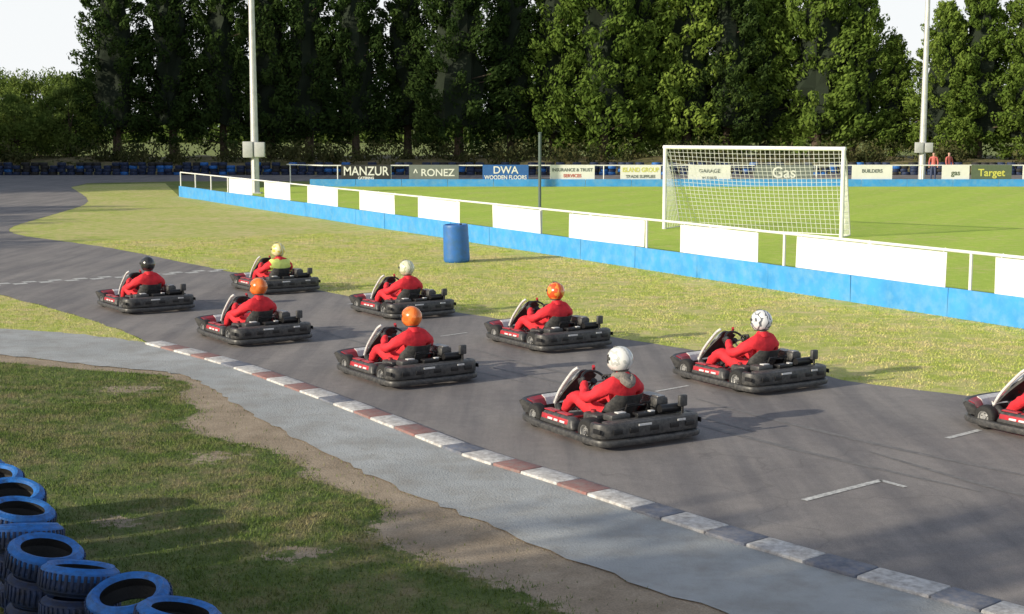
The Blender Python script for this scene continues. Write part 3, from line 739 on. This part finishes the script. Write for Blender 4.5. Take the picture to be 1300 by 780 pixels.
b.box((.0,-.70,.300),(.22,.10,.05),m_blk2,bev=.01); b.box((.08,-.72,.330),(.06,.05,.012),m_kwht,bev=.003)
b.tube(catmull([(.25,-.25,.3),(.12,-.55,.36),(-.1,-.60,.37),(-.28,-.5,.3)],4),.009,m_blk2,6)
kart['engine']=b.mesh('engine')
SWC=Vector((0,.20,.50)); n_=Vector((0,-.77,.64)); up_=Vector((0,.64,.77))
b=MB(); P=[SWC+Vector((1,0,0))*math.cos(a)*.15+up_*math.sin(a)*.13 for a in np.linspace(0,2*math.pi,25)[:-1]]
b.tube(P,.014,m_blk2,8,closed=True)
for a in (0,math.pi,-math.pi/2): b.tube([SWC-n_*.02,SWC+Vector((1,0,0))*math.cos(a)*.14+up_*math.sin(a)*.12],.010,m_alu,6)
b.tube([SWC-n_*.03,SWC+n_*.012],.035,m_blk2,12)
kart['steering_wheel']=b.mesh('steering_wheel')

# ------------------------------------------------------------------ people (skin modifier)
def skinned(name,nodes,edges,mats,sub=2,disp=0,root=0):
    me=bpy.data.meshes.new(name); me.from_pydata([n[0] for n in nodes],edges and edges,[])
    o=ob(name,me)
    md=o.modifiers.new('s','SKIN'); md.use_smooth_shade=True; md.branch_smoothing=.6
    for i,n in enumerate(nodes):
        r=n[1]; me.skin_vertices[0].data[i].radius=r if isinstance(r,tuple) else (r,r)
        me.skin_vertices[0].data[i].use_root=(i==root)
    sb=o.modifiers.new('d','SUBSURF'); sb.levels=sub; sb.render_levels=sub
    if disp:
        tx=bpy.data.textures.new('folds','CLOUDS'); tx.noise_scale=.07; tx.noise_depth=2
        d=o.modifiers.new('f','DISPLACE'); d.texture=tx; d.strength=disp; d.mid_level=.5; d.texture_coords='LOCAL'
    dg=bpy.context.evaluated_depsgraph_get(); dg.update()
    m2=bpy.data.meshes.new_from_object(o.evaluated_get(dg)); bpy.data.objects.remove(o)
    m2.materials.clear()
    for m in mats: m2.materials.append(m)
    for p in m2.polygons: p.use_smooth=True; p.material_index=0
    return m2
nodes=[((0,-.25,.20),(.155,.135)),((0,-.30,.33),(.155,.13)),((0,-.34,.46),(.175,.14)),((0,-.335,.57),(.135,.11)),((0,-.315,.655),.062),((0,-.29,.72),.055)]
edges=[(0,1),(1,2),(2,3),(3,4),(4,5)]
for s in (-1,1):
    i=len(nodes)
    nodes+=[((s*.185,-.33,.555),.088),((s*.270,-.20,.435),.072),((s*.300,-.09,.385),.066),((s*.245,.02,.455),.055),((s*.178,.115,.535),.036)]
    edges+=[(3,i),(i,i+1),(i+1,i+2),(i+2,i+3),(i+3,i+4)]
    j=len(nodes)
    nodes+=[((s*.11,-.14,.175),.108),((s*.18,.06,.29),.092),((s*.215,.20,.360),.080),((s*.195,.36,.27),.068),((s*.165,.54,.135),.050),((s*.155,.57,.10),.044),((s*.15,.66,.155),.036),((s*.145,.70,.19),.025)]
    edges+=[(0,j),(j,j+1),(j+1,j+2),(j+2,j+3),(j+3,j+4),(j+4,j+5),(j+5,j+6),(j+6,j+7)]
body=skinned('driver_body',nodes,edges,[m_suit,m_shoe],2,.035)
for p in body.polygons:
    if p.center.y>.52: p.material_index=1
bm=bmesh.new(); bm.from_mesh(body)
kill=[f for f in bm.faces if not (abs(f.calc_center_median().x)<.20 and .24<f.calc_center_median().z<.63 and f.calc_center_median().y<-.17)]
bmesh.ops.delete(bm,geom=kill,context='FACES'); bm.normal_update()
for v in bm.verts: v.co+=v.normal*.014
vest=bpy.data.meshes.new('vest'); bm.to_mesh(vest); bm.free(); vest.materials.clear(); vest.materials.append(m_vest)
for p in vest.polygons: p.material_index=0
def hand_nodes():
    nd=[((.018,-.10,0),.026),((.026,-.065,.0),(.028,.022))]; ed=[(0,1)]
    for k,(z,l) in enumerate(((.036,.95),(.013,1.06),(-.010,1.0),(-.032,.82))):
        i=len(nd)
        nd+=[((.032,-.022,z),.0125),((.031*l,.008,z),.0105),((.018,.030*l,z),.0095),((-.006,.034*l,z),.0088),((-.022,.020,z),.0078)]
        ed+=[(1,i),(i,i+1),(i+1,i+2),(i+2,i+3),(i+3,i+4)]
    i=len(nd); nd+=[((.010,-.050,.034),.0130),((-.012,-.028,.046),.0112),((-.024,-.004,.044),.0100),((-.020,.014,.036),.0085)]
    ed+=[(1,i),(i,i+1),(i+1,i+2),(i+2,i+3)]
    return nd,ed
hn,he=hand_nodes()
hand0=skinned('hand',hn,he,[m_glove],1)
hb=bmesh.new()
for s in (-1,1):
    tmp=bmesh.new(); tmp.from_mesh(hand0)
    Y=-n_; Z=up_; X=Vector((s,0,0))
    mx=Matrix(((X.x,Y.x,Z.x,SWC.x+s*.15),(X.y,Y.y,Z.y,SWC.y),(X.z,Y.z,Z.z,SWC.z),(0,0,0,1)))
    tmp.transform(mx)
    if s<0: bmesh.ops.reverse_faces(tmp,faces=tmp.faces)
    m_=bpy.data.meshes.new('x'); tmp.to_mesh(m_); hb.from_mesh(m_); tmp.free()
hands=bpy.data.meshes.new('gloved_hands'); bmesh.ops.recalc_face_normals(hb,faces=hb.faces); hb.to_mesh(hands); hb.free(); hands.materials.append(m_glove)
for p in hands.polygons: p.use_smooth=True
def helmet(matl,trim):
    b=MB(); nu,nv=40,24; vs=[];ring=[]
    for j in range(nv+1):
        ph=math.pi*(.03+.77*j/nv)
        for i in range(nu):
            th=2*math.pi*i/nu; x=math.sin(ph)*math.sin(th); y=math.sin(ph)*math.cos(th); z=math.cos(ph)
            X=x*.127;Y=y*.150;Z=z*.138
            if Y>0 and Z<.0: Y*=1+.16*min(1,-Z/.06); X*=1-.04*min(1,-Z/.06)
            if Y<0 and Z<-.03: Y*=1-.9*max(0,-Z-.03)
            if Y<0 and abs(x)<.6: Y*=1.02
            az=abs(((th+math.pi)%(2*math.pi))-math.pi)
            vs.append((X,Y,Z,az))
    V=[v[:3] for v in vs]
    def isv(j,i):
        z=(vs[j*nu+i][2]+vs[(j+1)*nu+i][2])/2; az=(vs[j*nu+i][3]+vs[j*nu+(i+1)%nu][3])/2
        return -.028<z<.062 and az<rad(74)
    fs=[];fv=[]
    for j in range(nv):
        for i in range(nu):
            f=(j*nu+i,j*nu+(i+1)%nu,(j+1)*nu+(i+1)%nu,(j+1)*nu+i)
            (fv if isv(j,i) else fs).append(f)
    b.add(V,fs,matl)
    b.add([(0,0,.137)]+V[:nu],[(0,1+i,1+(i+1)%nu) for i in range(nu)],matl)
    used=sorted({i for f in fv for i in f}); mp={q:k for k,q in enumerate(used)}
    b.add([(V[q][0]*.975,V[q][1]*.975,V[q][2]) for q in used],[tuple(mp[i] for i in f) for f in fv],m_vis)
    b.tube([V[nv*nu+i] for i in range(nu)],.008,trim,6,closed=True)
    for s in (-1,1): b.tube([(s*.124,.035,.02),(s*.134,.035,.02)],.018,trim,12)
    b.box((0,.152,-.055),(.06,.02,.018),m_vis,bev=.005); b.box((0,.03,.137),(.06,.05,.012),trim,bev=.005)
    b.tube([(0,-.01,-.16),(0,0,-.06)],[.058,.06],m_hood,12)
    return b.mesh('helmet',ang=40)
H=[helmet(helmet_mat('helmet_white',(.74,.74,.72),(.50,.52,.50),.72,10),m_blk),
   helmet(helmet_mat('helmet_silver_graphic',(.70,.71,.73),(.12,.13,.15),.74,13),m_blk),
   helmet(helmet_mat('helmet_orange',(.75,.15,.02),(.80,.22,.04),.6,6),m_blk),
   helmet(helmet_mat('helmet_red_orange',(.70,.09,.02),(.80,.30,.05),.75,8),m_blk),
   helmet(helmet_mat('helmet_cream',(.70,.70,.52),(.45,.50,.30),.72,12),m_blk),
   helmet(helmet_mat('helmet_black',(.02,.02,.022),(.03,.03,.03),.6,8),m_blk),
   helmet(helmet_mat('helmet_yellow',(.74,.72,.42),(.70,.55,.10),.7,9),m_blk)]
b=MB()
P=[(.075*math.cos(a)*1.15,-.31+.085*math.sin(a),.648+.018*math.sin(a*2)-(.02 if math.sin(a)<0 else .0)) for a in np.linspace(0,2*math.pi,17)[:-1]]
b.tube(P,[.03+.018*(math.sin(a)<-.2)+random.uniform(-.004,.004) for a in np.linspace(0,2*math.pi,17)[:-1]],m_hood,8,closed=True)
b.tube(catmull([(-.07,-.38,.64),(-.04,-.43,.60),(0,-.455,.57),(.04,-.43,.60),(.07,-.38,.64)],3),[.03]*2+[.045]*9+[.03]*2,m_hood,8)
hood=b.mesh('hood')
collar=MB(); collar.lathe([(.085,-.03),(.074,.035),(.064,.035),(.07,-.03)],m_suit,20); collar=collar.mesh('collar')

def kart_at(x,y,h,head,hood_on=False,vest_on=False,yaw=0,lean=0,scale=1,pitch=-4):
    e=ob('go_kart',None,loc=(x,y,.006),rot=(0,0,rad(h)))
    for k,me in kart.items(): ob(k,me,e)
    d=ob('kart_driver',None,loc=(x,y,.006),rot=(0,0,rad(h)))
    ob('body',body,d); ob('hands',hands,d)
    ob('helmet',H[head],d,loc=(lean,-.275,.805),rot=(rad(pitch),lean*2,rad(yaw)),sc=(scale,)*3)
    ob('collar',collar,d,loc=(0,-.315,.64),rot=(rad(-8),0,0))
    if hood_on: ob('hood',hood,d)
    if vest_on: ob('vest',vest,d)
kart_at(.98,14.78,31,0,True,yaw=10,pitch=-9)
kart_at(2.95,17.72,32,1,yaw=-3,lean=.01,pitch=-7)
kart_at(-1.42,18.10,34,2,yaw=2,lean=-.012)
kart_at(.49,20.90,33,3,yaw=-8,pitch=-2)
kart_at(-4.00,21.5,35,2,yaw=12,lean=.015,pitch=-8)
kart_at(-1.95,24.4,34,4,yaw=3,lean=-.01)
kart_at(-6.58,25.1,36,5,yaw=-12,pitch=-6)
kart_at(-4.75,28.0,34,6,vest_on=True,yaw=6)
kart_at(5.78,14.70,33,3)

# ------------------------------------------------------------------ spectators
def person(x,y,rz,top):
    nodes=[((0,0,.95),(.15,.11)),((0,0,1.15),(.14,.10)),((0,0,1.33),(.17,.11)),((0,0,1.45),.09),((0,0,1.52),.055),((0,.01,1.60),.075),((0,.01,1.68),.085),((0,.0,1.74),.06)]
    edges=[(i,i+1) for i in range(7)]
    for s in (-1,1):
        i=len(nodes); nodes+=[((s*.19,0,1.42),.065),((s*.25,.02,1.15),.048),((s*.24,.10,.92),.036),((s*.24,.13,.82),.03)]; edges+=[(3,i),(i,i+1),(i+1,i+2),(i+2,i+3)]
        j=len(nodes); nodes+=[((s*.10,0,.86),.095),((s*.11,.02,.50),.065),((s*.12,-.02,.10),.045),((s*.12,.12,.04),.04)]; edges+=[(0,j),(j,j+1),(j+1,j+2),(j+2,j+3)]
    me=skinned('p',nodes,edges,[top,m_jean,m_skin,m_hair],2)
    for p in me.polygons:
        z=p.center.z
        if z>1.50: p.material_index=3 if (z>1.69 or p.center.y<-.02) else 2
        elif z<.92 and abs(p.center.x)<.2: p.material_index=1
        elif z<.9: p.material_index=2
    e=ob('spectator',None,loc=(x,y,0),rot=(0,0,rz)); ob('body',me,e)
person(25.0,84.5,2.8,m_sred); person(26.0,84.8,3.6,m_sred)
